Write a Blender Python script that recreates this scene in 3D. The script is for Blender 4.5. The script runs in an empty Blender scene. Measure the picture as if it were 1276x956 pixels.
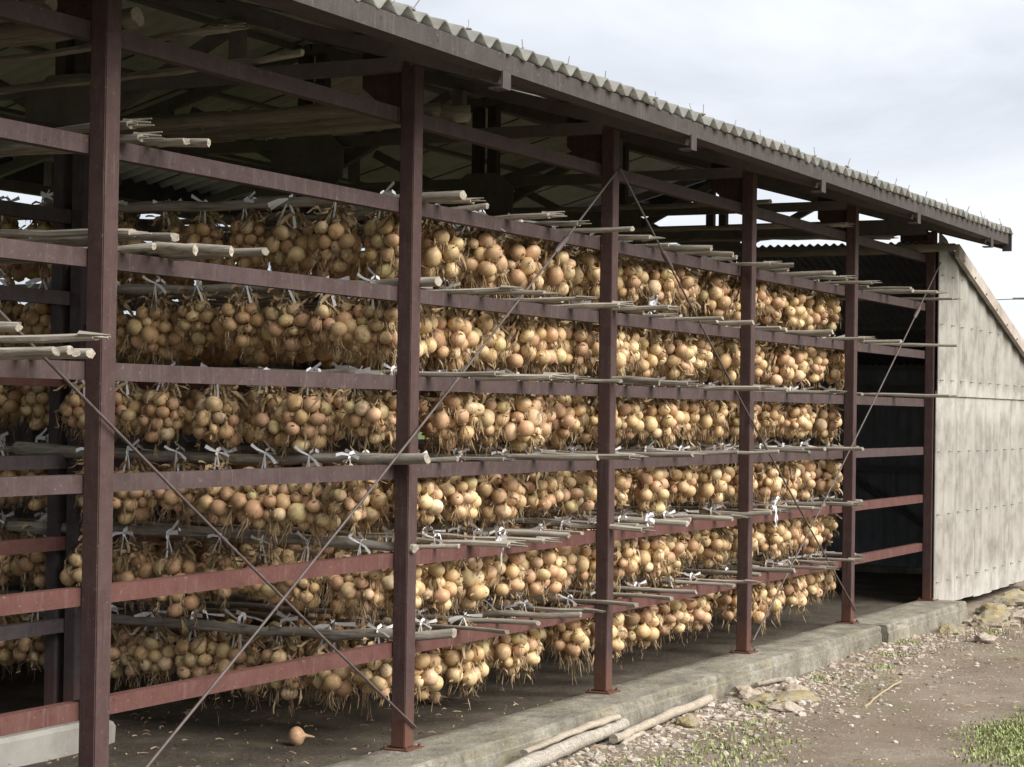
import bpy, bmesh, math, random
from mathutils import Vector, Matrix, noise
random.seed(7)
scn = bpy.context.scene
COL = scn.collection
R = math.radians

# ------------------------------------------------------------------ camera
CAM = Vector((-6.0662, -4.7493, 1.6015))
yaw, pitch, roll = .4661, .0133, .0151
F = Vector((math.cos(yaw)*math.cos(pitch), math.sin(yaw)*math.cos(pitch), math.sin(pitch)))
Rt = Vector((math.sin(yaw), -math.cos(yaw), 0)); Up = Rt.cross(F)
c_, s_ = math.cos(roll), math.sin(roll)
Rt, Up = c_*Rt + s_*Up, c_*Up - s_*Rt
cam = bpy.data.objects.new('camera', bpy.data.cameras.new('camera'))
cam.data.sensor_width = 36; cam.data.lens = 36*2552.44/1276
cam.data.clip_start = .1; cam.data.clip_end = 5000
cam.matrix_world = Matrix(((Rt.x, Up.x, -F.x, CAM.x), (Rt.y, Up.y, -F.y, CAM.y), (Rt.z, Up.z, -F.z, CAM.z), (0, 0, 0, 1)))
COL.objects.link(cam); scn.camera = cam

# ------------------------------------------------------------------ light
SUN_EL, SUN_AZ = 40, -92      # azimuth measured from +X, so the sun stands in front of the shed
w = bpy.data.worlds.new('World'); scn.world = w; w.use_nodes = True
nt = w.node_tree; N = nt.nodes; L = nt.links
N.clear()
out = N.new('ShaderNodeOutputWorld'); bg = N.new('ShaderNodeBackground'); bg.inputs[1].default_value = .1
sky = N.new('ShaderNodeTexSky'); sky.sky_type = 'NISHITA'; sky.sun_disc = False
sky.sun_elevation = R(SUN_EL); sky.sun_rotation = R(90-SUN_AZ); sky.dust_density = 2; sky.air_density = 1
tc = N.new('ShaderNodeTexCoord')
mp = N.new('ShaderNodeMapping'); mp.inputs['Scale'].default_value = (1, 1, 3.2); L.new(tc.outputs['Generated'], mp.inputs[0])
n1 = N.new('ShaderNodeTexNoise'); n1.inputs['Scale'].default_value = 3.4; n1.inputs['Detail'].default_value = 7; n1.inputs['Roughness'].default_value = .52
n1.inputs['Distortion'].default_value = .35
L.new(mp.outputs[0], n1.inputs['Vector'])
rp = N.new('ShaderNodeValToRGB')
rp.color_ramp.elements[0].position = .39; rp.color_ramp.elements[0].color = (3.3, 3.48, 3.85, 1)
rp.color_ramp.elements[1].position = .61; rp.color_ramp.elements[1].color = (4.75, 4.87, 5.08, 1)
e = rp.color_ramp.elements.new(.5); e.color = (4.05, 4.22, 4.56, 1)
L.new(n1.outputs['Fac'], rp.inputs[0])
mx = N.new('ShaderNodeMixRGB'); mx.inputs[0].default_value = .94
L.new(sky.outputs[0], mx.inputs[1]); L.new(rp.outputs[0], mx.inputs[2])
L.new(mx.outputs[0], bg.inputs[0]); L.new(bg.outputs[0], out.inputs[0])

sun = bpy.data.objects.new('sun', bpy.data.lights.new('sun', 'SUN'))
sun.data.energy = 3.2; sun.data.angle = R(50); sun.data.color = (1, .96, .9)
sd = Vector((math.cos(R(SUN_AZ))*math.cos(R(SUN_EL)), math.sin(R(SUN_AZ))*math.cos(R(SUN_EL)), math.sin(R(SUN_EL))))
sun.rotation_euler = sd.to_track_quat('Z', 'Y').to_euler(); COL.objects.link(sun)
scn.view_settings.view_transform = 'Standard'; scn.view_settings.look = 'None'
scn.view_settings.exposure = 1.1; scn.view_settings.gamma = 1
scn.cycles.diffuse_bounces = 6

# ------------------------------------------------------------------ materials
def mat(name, build, rough=.8, spec=.3):
    m = bpy.data.materials.new(name); m.use_nodes = True
    t = m.node_tree; b = t.nodes['Principled BSDF']
    b.inputs['Roughness'].default_value = rough; b.inputs['Specular IOR Level'].default_value = spec
    build(t, b); return m
def nd(t, typ, **k):
    n = t.nodes.new(typ)
    for a, v in k.items(): setattr(n, a, v)
    return n
def noise_(t, scale, detail=5, rough=.6, vec=None, dist=0):
    n = nd(t, 'ShaderNodeTexNoise'); n.inputs['Scale'].default_value = scale
    n.inputs['Detail'].default_value = detail; n.inputs['Roughness'].default_value = rough; n.inputs['Distortion'].default_value = dist
    if vec is not None: t.links.new(vec, n.inputs['Vector'])
    return n.outputs['Fac']
def ramp(t, fac, stops):
    r = nd(t, 'ShaderNodeValToRGB'); cr = r.color_ramp
    while len(cr.elements) < len(stops): cr.elements.new(.5)
    for el, (p, c) in zip(cr.elements, stops): el.position = p; el.color = (*c, 1) if len(c) == 3 else c
    t.links.new(fac, r.inputs[0]); return r.outputs[0]
def mix(t, fac, a, b, mode='MIX'):
    m = nd(t, 'ShaderNodeMixRGB', blend_type=mode)
    for i, v in ((0, fac), (1, a), (2, b)):
        if hasattr(v, 'is_output'): t.links.new(v, m.inputs[i])
        else: m.inputs[i].default_value = v if not isinstance(v, tuple) else (*v, 1)
    return m.outputs[0]
def math_(t, op, a, b=None):
    m = nd(t, 'ShaderNodeMath', operation=op)
    for i, v in ((0, a), (1, b)):
        if v is None: continue
        if hasattr(v, 'is_output'): t.links.new(v, m.inputs[i])
        else: m.inputs[i].default_value = v
    return m.outputs[0]
def objvec(t, scale=(1, 1, 1), rnd=True):
    tcn = nd(t, 'ShaderNodeTexCoord'); v = tcn.outputs['Object']
    if rnd:
        oi = nd(t, 'ShaderNodeObjectInfo')
        a = nd(t, 'ShaderNodeVectorMath', operation='ADD')
        mul = math_(t, 'MULTIPLY', oi.outputs['Random'], 37.0)
        t.links.new(v, a.inputs[0]); t.links.new(mul, a.inputs[1]); v = a.outputs[0]
    mpn = nd(t, 'ShaderNodeMapping'); mpn.inputs['Scale'].default_value = scale
    t.links.new(v, mpn.inputs[0]); return mpn.outputs[0]
def geo_pos(t, scale=(1, 1, 1)):
    g = nd(t, 'ShaderNodeNewGeometry'); mpn = nd(t, 'ShaderNodeMapping'); mpn.inputs['Scale'].default_value = scale
    t.links.new(g.outputs['Position'], mpn.inputs[0]); return mpn.outputs[0]
def bump(t, b, h, strength=.3, dist=.01):
    n = nd(t, 'ShaderNodeBump'); n.inputs['Strength'].default_value = strength; n.inputs['Distance'].default_value = dist
    t.links.new(h, n.inputs['Height']); t.links.new(n.outputs[0], b.inputs['Normal'])
def setc(t, b, c): t.links.new(c, b.inputs['Base Color'])

def steel_(base, worn, rust, amt):
    def f(t, b):
        v = geo_pos(t)
        a = noise_(t, 9, 8, .7, v); c = ramp(t, a, [(.3, base), (.72, worn)])
        s = noise_(t, 55, 4, .7, v); c = mix(t, ramp(t, s, [(.62, (0, 0, 0)), (.74, (.5, .5, .5))]), c, (.30, .24, .21)); s3 = noise_(t, 26, 5, .7, v); c = mix(t, ramp(t, s3, [(.30, (.7, .7, .7)), (.40, (0, 0, 0))]), c, mix(t, 1.0, c, (.45, .42, .42), 'MULTIPLY'))
        st = noise_(t, 5, 6, .65, geo_pos(t, (9, 9, .7))); c = mix(t, ramp(t, st, [(.55, (0, 0, 0)), (.80, (.38, .38, .38))]), c, (.19, .16, .16))
        sp = nd(t, 'ShaderNodeSeparateXYZ'); t.links.new(geo_pos(t), sp.inputs[0])
        z = math_(t, 'ADD', sp.outputs[2], math_(t, 'MULTIPLY', noise_(t, 14, 5, .6, v), .3))
        foot = nd(t, 'ShaderNodeMapRange'); foot.inputs[1].default_value = .42; foot.inputs[2].default_value = .18
        t.links.new(z, foot.inputs[0])
        rr = noise_(t, 16, 8, .75, v)
        fac = math_(t, 'ADD', math_(t, 'MULTIPLY', foot.outputs[0], .65), ramp(t, rr, [(.56, (0, 0, 0)), (.74, (amt, amt, amt))]))
        c = mix(t, fac, c, rust); setc(t, b, c)
        bump(t, b, noise_(t, 120, 4, .6, v), .25, .004)
    return f
STEEL = mat('red_oxide_paint', steel_((.050, .028, .026), (.080, .050, .046), (.14, .062, .038), .5), .7, .18)
RAILM = mat('red_rail_paint', steel_((.080, .032, .027), (.115, .056, .047), (.18, .07, .04), .5), .68, .18)  # lower front rails: redder, partly ground bounce put into the colour
RAILU = mat('shade_greyed_rail_paint', steel_((.050, .032, .031), (.080, .056, .054), (.13, .062, .042), .4), .68, .18)  # upper front rails: greyer, weaker ground bounce painted into the tone
INNER = mat('inner_dark_paint', steel_((.055, .043, .046), (.085, .070, .073), (.14, .075, .06), .25), .75, .15)
DARKST = mat('old_brown_paint', steel_((.11, .092, .095), (.16, .138, .14), (.19, .12, .10), .25), .65, .3)
FASC = mat('brown_fascia_paint', steel_((.048, .040, .037), (.075, .065, .060), (.10, .07, .055), .25), .75, .15)

def wood_(dark, mid, pale):
    def f(t, b):
        v = objvec(t, (26, 1.2, 26)); g = noise_(t, 3.0, 8, .7, v, .5)
        c = ramp(t, g, [(.28, dark), (.5, mid), (.75, pale)])
        p = noise_(t, 5, 5, .6, objvec(t)); c = mix(t, ramp(t, p, [(.45, (0, 0, 0)), (.7, (.5, .5, .5))]), c, (.17, .15, .12))
        oi = nd(t, 'ShaderNodeObjectInfo')
        k = nd(t, 'ShaderNodeMapRange'); k.inputs[3].default_value = .72; k.inputs[4].default_value = 1.2; t.links.new(oi.outputs['Random'], k.inputs[0])
        h = nd(t, 'ShaderNodeHueSaturation'); t.links.new(c, h.inputs['Color']); t.links.new(k.outputs[0], h.inputs['Value'])
        setc(t, b, h.outputs[0]); bump(t, b, g, .6, .008)
    return f
POLE = mat('weathered_grey_wood', wood_((.085, .07, .058), (.31, .28, .235), (.52, .48, .41)), .85, .15)
POLEEND = mat('sawn_wood_end', wood_((.17, .145, .11), (.31, .275, .22), (.43, .395, .33)), .85, .15)
LOGM = mat('brown_barked_wood', wood_((.11, .09, .07), (.26, .23, .185), (.38, .345, .28)), .88, .12)
BLEACH = mat('bleached_wood', wood_((.17, .14, .105), (.36, .31, .245), (.50, .45, .36)), .85, .15)

def onion_f(isl):
    def f(t, b):
        oi = nd(t, 'ShaderNodeObjectInfo'); g = nd(t, 'ShaderNodeNewGeometry')
        rnd = g.outputs['Random Per Island'] if isl else oi.outputs['Random']
        hue = ramp(t, rnd, [(0, (.61, .40, .20)), (.18, (.72, .505, .26)), (.38, (.80, .62, .35)), (.50, (.56, .335, .18)), (.62, (.68, .43, .265)), (.74, (.47, .27, .145)), (.85, (.64, .545, .27)), (.93, (.60, .36, .23)), (1, (.82, .68, .44))])
        if not isl:
            tcn = nd(t, 'ShaderNodeTexCoord'); sp = nd(t, 'ShaderNodeSeparateXYZ'); t.links.new(tcn.outputs['Object'], sp.inputs[0])
            an = math_(t, 'ARCTAN2', sp.outputs[1], sp.outputs[0])
            cb = nd(t, 'ShaderNodeCombineXYZ')
            t.links.new(math_(t, 'MULTIPLY', math_(t, 'COSINE', an), 6.5), cb.inputs[0]); t.links.new(math_(t, 'MULTIPLY', math_(t, 'SINE', an), 6.5), cb.inputs[1])
            t.links.new(math_(t, 'ADD', math_(t, 'MULTIPLY', sp.outputs[2], 9.0), math_(t, 'MULTIPLY', rnd, 91.0)), cb.inputs[2])
            st = noise_(t, 3.2, 7, .65, cb.outputs[0])
            c = mix(t, ramp(t, st, [(.36, (.9, .9, .9)), (.50, (0, 0, 0))]), hue, mix(t, 1.0, hue, (.72, .60, .48), 'MULTIPLY'))
            c = mix(t, ramp(t, st, [(.56, (0, 0, 0)), (.74, (.6, .6, .6))]), c, (.82, .70, .49))
            pv = nd(t, 'ShaderNodeVectorMath', operation='ADD'); t.links.new(tcn.outputs['Object'], pv.inputs[0]); t.links.new(math_(t, 'MULTIPLY', rnd, 53.0), pv.inputs[1])
            pa = noise_(t, 17, 4, .6, pv.outputs[0], .4)       # torn papery skin, pinkish brown flakes
            c = mix(t, ramp(t, pa, [(.55, (0, 0, 0)), (.59, (.7, .7, .7))]), c, (.47, .29, .175))
            c = mix(t, ramp(t, pa, [(.33, (.6, .6, .6)), (.37, (0, 0, 0))]), c, mix(t, 1.0, hue, (1.0, 1.16, .8), 'MULTIPLY'))
            db = noise_(t, 26, 6, .7, pv.outputs[0], .8); c = mix(t, ramp(t, db, [(.57, (0, 0, 0)), (.70, (.6, .6, .6))]), c, (.30, .19, .10))
            nk = nd(t, 'ShaderNodeMapRange'); nk.inputs[1].default_value = .036; nk.inputs[2].default_value = .055; t.links.new(sp.outputs[2], nk.inputs[0])
            c = mix(t, nk.outputs[0], c, (.40, .29, .15))
            rt = nd(t, 'ShaderNodeMapRange'); rt.inputs[1].default_value = -.018; rt.inputs[2].default_value = -.040; t.links.new(sp.outputs[2], rt.inputs[0])
            c = mix(t, math_(t, 'MULTIPLY', rt.outputs[0], .55), c, (.30, .205, .115))
            bump(t, b, st, .35, .004)
            setc(t, b, c)
        else: setc(t, b, hue)
    return f
ONION = mat('golden_onion_skin', onion_f(False), .42, .42)
ONIONS = mat('onion_skin_far', onion_f(True), .5, .3)
def leaf_f(stops):
    def f(t, b):
        g = nd(t, 'ShaderNodeNewGeometry'); c = ramp(t, g.outputs['Random Per Island'], stops)
        n = noise_(t, 45, 4, .6, geo_pos(t)); c = mix(t, ramp(t, n, [(.35, (.5, .5, .5)), (.6, (0, 0, 0))]), c, (.16, .105, .055)); setc(t, b, c)
    return f
LEAF = mat('dry_onion_leaf', leaf_f([(0, (.26, .175, .10)), (.3, (.43, .31, .18)), (.6, (.54, .415, .26)), (.8, (.19, .125, .075)), (1, (.62, .50, .33))]), .8, .15)
ROOT = mat('dry_onion_root', leaf_f([(0, (.36, .26, .155)), (.5, (.50, .38, .24)), (1, (.29, .205, .12))]), .9, .1)
TWINE = mat('white_plastic_twine', leaf_f([(0, (.68, .68, .70)), (.6, (.80, .80, .80)), (1, (.60, .60, .60))]), .45, .4)
TWINE.node_tree.nodes['Principled BSDF'].inputs['Base Color']
for l_ in list(TWINE.node_tree.links):
    if l_.to_socket.name == 'Base Color': TWINE.node_tree.links.remove(l_)
TWINE.node_tree.nodes['Principled BSDF'].inputs['Base Color'].default_value = (.86, .86, .87, 1)

def cement_f(base, dark, pale, streak):
    def f(t, b):
        v = geo_pos(t); a = noise_(t, 4, 8, .65, v)
        c = ramp(t, a, [(.3, dark), (.52, base), (.72, pale)])
        if streak:
            s = noise_(t, 3, 7, .62, geo_pos(t, (4.6, 4.6, .13))); c = mix(t, ramp(t, s, [(.46, (.0, .0, .0)), (.70, (.42, .42, .42))]), c, dark)
            s2 = noise_(t, 5, 6, .6, geo_pos(t, (6, 6, .35))); c = mix(t, ramp(t, s2, [(.56, (0, 0, 0)), (.72, (.6, .6, .6))]), c, pale)
            sp = nd(t, 'ShaderNodeTexNoise'); sp.inputs['Scale'].default_value = 2.3; t.links.new(v, sp.inputs['Vector'])
        bump(t, b, noise_(t, 60, 5, .6, v), .3, .004); setc(t, b, c)
    return f
CEMENT = mat('asbestos_cement_roof', cement_f((.54, .535, .51), (.42, .415, .39), (.62, .61, .57), False), .9, .1)  # sheet underside; colour lifted to make up for the dim light indoors
ROOFTOP = mat('toned_down_roof_top', cement_f((.165, .162, .15), (.10, .098, .09), (.24, .235, .215), False), .95, .08)  # upper side of the same sheets, colour darkened to offset strong sun
PANEL = mat('pale_cement_panel', cement_f((.295, .277, .247), (.168, .155, .135), (.355, .338, .31), True), .88, .12)
BARGE = mat('brown_stained_barge', cement_f((.36, .315, .27), (.25, .21, .175), (.45, .41, .36), False), .85, .15)
DARKSHEET = mat('dark_galvanised_sheet', cement_f((.20, .215, .235), (.15, .16, .175), (.27, .285, .30), True), .6, .3)
def conc_f(t, b):
    v = geo_pos(t); a = noise_(t, 3.2, 9, .7, v); c = ramp(t, a, [(.32, (.135, .122, .096)), (.5, (.265, .245, .20)), (.66, (.40, .375, .315))])
    m = noise_(t, 2.1, 6, .65, geo_pos(t, (1, 2, 3))); c = mix(t, ramp(t, m, [(.5, (0, 0, 0)), (.68, (.6, .6, .6))]), c, (.28, .25, .155))
    o = noise_(t, 6.5, 6, .7, v); c = mix(t, ramp(t, o, [(.56, (0, 0, 0)), (.70, (.7, .7, .7))]), c, (.34, .27, .155))
    d = noise_(t, 2.4, 6, .6, geo_pos(t, (5, 5, .8))); c = mix(t, ramp(t, d, [(.52, (0, 0, 0)), (.7, (.55, .55, .55))]), c, (.14, .125, .10))
    sp = noise_(t, 42, 4, .7, v); c = mix(t, ramp(t, sp, [(.62, (0, 0, 0)), (.72, (.8, .8, .8))]), c, (.46, .43, .37)); c = mix(t, ramp(t, sp, [(.30, (.7, .7, .7)), (.42, (0, 0, 0))]), c, (.10, .09, .07))
    bump(t, b, noise_(t, 22, 9, .75, v), 1.0, .03); setc(t, b, c)
CONC = mat('mossy_concrete', conc_f, .93, .1)
BEAMC = mat('pale_grey_timber', cement_f((.32, .305, .275), (.22, .205, .185), (.38, .365, .335), False), .9, .1)
def ground_f(t, b):
    v = geo_pos(t); a = noise_(t, 1.6, 10, .68, v)
    c = ramp(t, a, [(.28, (.135, .107, .078)), (.5, (.222, .181, .139)), (.72, (.31, .263, .212))])
    f2 = noise_(t, 45, 6, .75, v); c = mix(t, ramp(t, f2, [(.30, (.7, .7, .7)), (.5, (0, 0, 0))]), c, (.13, .10, .08))
    f3 = noise_(t, 85, 4, .7, v); c = mix(t, ramp(t, f3, [(.58, (0, 0, 0)), (.70, (.8, .8, .8))]), c, (.50, .45, .38))
    g = noise_(t, .9, 7, .7, v); c = mix(t, ramp(t, g, [(.55, (0, 0, 0)), (.70, (.45, .45, .45))]), c, (.15, .18, .07))
    sp = nd(t, 'ShaderNodeSeparateXYZ'); t.links.new(geo_pos(t), sp.inputs[0])
    far = nd(t, 'ShaderNodeMapRange'); far.inputs[1].default_value = 5; far.inputs[2].default_value = 9
    yy = math_(t, 'ABSOLUTE', math_(t, 'ADD', sp.outputs[1], math_(t, 'MULTIPLY', g, 2.0))); t.links.new(yy, far.inputs[0])
    rut = noise_(t, 1.1, 5, .55, geo_pos(t, (.35, 1.6, 1))); c = mix(t, ramp(t, rut, [(.50, (0, 0, 0)), (.66, (.6, .6, .6))]), c, (.20, .155, .115))
    c = mix(t, far.outputs[0], c, ramp(t, g, [(.3, (.07, .10, .035)), (.7, (.13, .16, .06))]))
    h = math_(t, 'ADD', noise_(t, 30, 8, .75, v), math_(t, 'MULTIPLY', f3, .5)); bump(t, b, h, .8, .02); setc(t, b, c)
GROUND = mat('stony_dirt', ground_f, .95, .08)
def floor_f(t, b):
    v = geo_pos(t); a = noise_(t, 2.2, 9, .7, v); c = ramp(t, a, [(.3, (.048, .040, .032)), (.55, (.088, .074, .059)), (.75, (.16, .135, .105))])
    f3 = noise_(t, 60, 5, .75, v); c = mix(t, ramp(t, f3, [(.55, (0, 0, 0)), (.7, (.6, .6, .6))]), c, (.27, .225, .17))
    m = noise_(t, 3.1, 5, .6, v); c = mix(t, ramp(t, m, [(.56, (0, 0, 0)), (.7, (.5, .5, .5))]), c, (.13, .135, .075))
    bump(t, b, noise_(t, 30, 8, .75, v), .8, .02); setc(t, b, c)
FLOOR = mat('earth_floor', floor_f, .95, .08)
ROCKM = mat('field_stone', leaf_f([(0, (.26, .24, .22)), (.25, (.38, .335, .28)), (.5, (.46, .42, .365)), (.7, (.31, .25, .19)), (.88, (.58, .55, .50)), (1, (.27, .19, .135))]), .9, .15)
def moss_f(t, b):
    v = geo_pos(t); a = noise_(t, 13, 8, .7, v); c = ramp(t, a, [(.36, (.13, .115, .09)), (.47, (.26, .235, .185)), (.58, (.29, .225, .105)), (.64, (.24, .20, .12)), (.75, (.34, .315, .265))])
    bump(t, b, noise_(t, 60, 6, .7, v), .7, .012); setc(t, b, c)
MOSSROCK = mat('mossy_orange_stone', moss_f, .95, .08)
GRASS = mat('green_grass', leaf_f([(0, (.19, .24, .085)), (.4, (.27, .34, .13)), (.75, (.34, .41, .17)), (1, (.38, .38, .21))]), .7, .2)
DRYW = mat('dry_weed', leaf_f([(0, (.20, .15, .10)), (.5, (.34, .27, .18)), (1, (.42, .36, .26))]), .9, .1)
GALV = mat('galvanised_steel', lambda t, b: setc(t, b, ramp(t, noise_(t, 30, 4, .6, geo_pos(t)), [(.3, (.22, .20, .19)), (.7, (.36, .34, .33))])), .55, .4)
RODM = mat('rusty_brace_rod', lambda t, b: setc(t, b, ramp(t, noise_(t, 14, 6, .7, geo_pos(t)), [(.3, (.055, .040, .038)), (.7, (.115, .088, .08))])), .55, .4)
WIREM = mat('black_cable', lambda t, b: setc(t, b, ramp(t, noise_(t, 3, 2, .5, geo_pos(t)), [(.3, (.10, .10, .11)), (.7, (.14, .14, .15))])), .7, .2)

# ------------------------------------------------------------------ mesh helpers
class MB:
    def __init__(s): s.v = []; s.f = []; s.m = []; s.sm = []
    def add(s, vs, fs, mi=0, smooth=False):
        o = len(s.v); s.v += [tuple(p) for p in vs]
        for q in fs: s.f.append(tuple(i+o for i in q)); s.m.append(mi); s.sm.append(smooth)
    def box(s, x0, x1, y0, y1, z0, z1, mi=0):
        s.add([(x0, y0, z0), (x1, y0, z0), (x1, y1, z0), (x0, y1, z0), (x0, y0, z1), (x1, y0, z1), (x1, y1, z1), (x0, y1, z1)],
              [(0, 3, 2, 1), (4, 5, 6, 7), (0, 1, 5, 4), (1, 2, 6, 5), (2, 3, 7, 6), (3, 0, 4, 7)], mi)
    def tube(s, pts, rads, n=6, mi=0, endmi=None, smooth=True, cap=True, squash=1.0):
        pts = [Vector(p) for p in pts]; rings = []
        if not isinstance(rads, (list, tuple)): rads = [rads]*len(pts)
        for i, p in enumerate(pts):
            d = (pts[min(i+1, len(pts)-1)] - pts[max(i-1, 0)]).normalized()
            a = d.cross(Vector((0, 0, 1)))
            if a.length < 1e-3: a = d.cross(Vector((1, 0, 0)))
            a.normalize(); b = a.cross(d)
            rings.append([p + rads[i]*(math.cos(2*math.pi*k/n)*a + squash*math.sin(2*math.pi*k/n)*b) for k in range(n)])
        vs = [q for r in rings for q in r]; fs = []
        for i in range(len(pts)-1):
            for k in range(n): fs.append((i*n+k, i*n+(k+1) % n, (i+1)*n+(k+1) % n, (i+1)*n+k))
        s.add(vs, fs, mi, smooth)
        if cap:
            s.add(rings[0], [tuple(reversed(range(n)))], mi if endmi is None else endmi); s.add(rings[-1], [tuple(range(n))], mi if endmi is None else endmi)
    def ribbon(s, pts, width, mi=0, twist=0.0, up=Vector((0, 0, 1)), taper=.3):
        pts = [Vector(p) for p in pts]; n = len(pts); vs = []
        a0 = random.uniform(0, 6.28)
        for i, p in enumerate(pts):
            d = (pts[min(i+1, n-1)] - pts[max(i-1, 0)])
            if d.length < 1e-6: d = Vector((0, 0, -1))
            d.normalize(); a = d.cross(up)
            if a.length < 1e-3: a = d.cross(Vector((1, .3, 0)))
            a.normalize(); b = a.cross(d); th = a0 + twist*i/(n-1)
            wv = (math.cos(th)*a + math.sin(th)*b) * width*.5*(1-(1-taper)*(i/(n-1))**2)
            vs += [p-wv, p+wv]
        s.add(vs, [(2*i, 2*i+1, 2*i+3, 2*i+2) for i in range(n-1)], mi, True)
    def prism(s, poly, a, b, axis='x', mi=0):
        n = len(poly)
        mk = (lambda u, q: (u, q[0], q[1])) if axis == 'x' else (lambda u, q: (q[0], u, q[1]))
        s.add([mk(a, q) for q in poly] + [mk(b, q) for q in poly],
              [tuple(range(n)), tuple(reversed(range(n, 2*n)))] + [(i, n+i, n+(i+1) % n, (i+1) % n) for i in range(n)], mi)
    def mesh(s, name, mats, fix=False):
        me = bpy.data.meshes.new(name); me.from_pydata(s.v, [], s.f)
        for m in (mats if isinstance(mats, (list, tuple)) else [mats]): me.materials.append(m)
        me.polygons.foreach_set('material_index', s.m); me.polygons.foreach_set('use_smooth', s.sm)
        if fix:
            bm = bmesh.new(); bm.from_mesh(me); bmesh.ops.recalc_face_normals(bm, faces=bm.faces); bm.to_mesh(me); bm.free()
        me.update(); return me
    def obj(s, name, mats, parent=None, fix=True): return link(name, s.mesh(name, mats, fix), parent)
def link(name, data, parent=None, loc=None, rot=None, sc=None):
    o = bpy.data.objects.new(name, data); COL.objects.link(o)
    if parent is not None: o.parent = parent
    if loc is not None: o.location = loc
    if rot is not None: o.rotation_euler = rot
    if sc is not None: o.scale = sc if isinstance(sc, (tuple, list, Vector)) else (sc, sc, sc)
    return o
def tag(o, label, cat, group=None, kind=None):
    if label: o['label'] = label
    if cat: o['category'] = cat
    if group: o['group'] = group
    if kind: o['kind'] = kind
    return o
def struct(o): o['kind'] = 'structure'; return o
def bevel_box(name, x0, x1, y0, y1, z0, z1, m, parent, bev=.004):
    cx, cy = (x0+x1)/2, (y0+y1)/2
    b = MB(); b.box(x0-cx, x1-cx, y0-cy, y1-cy, 0, z1-z0); me = b.mesh(name, m)
    bm = bmesh.new(); bm.from_mesh(me); bmesh.ops.bevel(bm, geom=list(bm.edges), offset=bev, segments=2, affect='EDGES'); bm.to_mesh(me); bm.free()
    return link(name, me, parent, (cx, cy, z0))
U = random.uniform
ORD = ['first', 'second', 'third', 'fourth', 'fifth', 'sixth', 'seventh', 'eighth', 'ninth', 'tenth', 'eleventh', 'twelfth', 'thirteenth',
       'fourteenth', 'fifteenth', 'sixteenth', 'seventeenth', 'eighteenth', 'nineteenth', 'twentieth', 'twenty-first', 'twenty-second']

# ------------------------------------------------------------------ ground
S = 2.31
def gz(x, y):
    d = max(0, -y-.2)
    z = -.15 - .02*min(d, 4) + .03*noise.noise(Vector((x*.6, y*.6, 3))) + .012*noise.noise(Vector((x*3, y*3, 1)))
    if x > 9.5: z += -.02*min(x-9.5, 2)
    if x > 11.3 and y > -1.4: z += .05*min(1, (x-11.3))*max(0, 1+y/1.4)
    return z if y < 0 else min(z, -.12)
xs = [-1500, -500, -150, -60, -30, -18, -12] + [-9+.16*i for i in range(168)] + [19, 21, 25, 32, 45, 80, 160, 500, 1500]
ys = [-1500, -500, -150, -60, -30, -16, -10] + [-7+.16*i for i in range(47)] + [1.2, 3, 5, 8, 14, 30, 60, 150, 500, 1500]
gb = MB(); nx = len(xs)
gb.add([(x, y, gz(x, y) if -20 < x < 30 and -20 < y < 10 else -.2) for y in ys for x in xs],
       [(j*nx+i, j*nx+i+1, (j+1)*nx+i+1, (j+1)*nx+i) for j in range(len(ys)-1) for i in range(nx-1)], 0, True)
struct(gb.obj('ground', GROUND, fix=False))
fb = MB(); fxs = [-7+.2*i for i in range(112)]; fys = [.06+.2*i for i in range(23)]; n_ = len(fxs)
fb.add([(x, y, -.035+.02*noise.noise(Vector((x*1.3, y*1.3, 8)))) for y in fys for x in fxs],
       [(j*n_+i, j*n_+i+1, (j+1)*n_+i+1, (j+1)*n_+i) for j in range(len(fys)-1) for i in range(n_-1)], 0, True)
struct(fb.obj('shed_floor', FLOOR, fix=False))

# concrete plinth under the front posts: two pours meeting near the fifth post
pl = link('concrete_plinth', None); pl.location = (2, -.05, -.15)
tag(pl, 'long mossy concrete plinth under the front posts of the onion shed', 'plinth')
def pour(x0, x1, yf, yb, seed, label):
    b = MB(); n = int((x1-x0)/.04)
    for i in range(n+1):
        x = x0+(x1-x0)*i/n; ring = []
        prof = [(yb+.02, -.3), (yb+.004, -.02), (yb-.012, -.001), (yb-.10, .001), (yf+.11, .0), (yf+.05, .0), (yf+.014, -.002), (yf+.003, -.009), (yf-.001, -.022), (yf-.003, -.05), (yf-.005, -.056), (yf-.011, -.060), (yf-.013, -.11), (yf-.016, -.2), (yf-.02, -.3)]
        for k, (y, z) in enumerate(prof):
            q = Vector((x*2.2+seed, y*7, z*7)); amp = .013 if 0 < k < 13 else .003
            d = noise.noise(q)*amp + noise.noise(q*4.1)*amp*.5 - (max(0, noise.noise(q*2.3+Vector((9, 0, 0)))-.3)*.05 if 5 <= k <= 8 else 0)
            ring.append((x-2, y-d*.9+.05, z+(d*.5 if 2 <= k <= 8 else 0)+.15))
        b.v += ring
    m = len(prof)
    for i in range(n):
        for k in range(m-1): b.f.append((i*m+k, i*m+k+1, (i+1)*m+k+1, (i+1)*m+k)); b.m.append(0); b.sm.append(k in (2, 3, 4))
    b.f.append(tuple(range(m))); b.f.append(tuple(reversed(range(n*m, n*m+m)))); b.m += [0, 0]; b.sm += [False, False]
    o = b.obj('concrete_section', CONC, pl)
pour(-6.5, 9.28, -.232, .12, 0, None); pour(9.292, 11.72, -.27, .13, 40, None)

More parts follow.
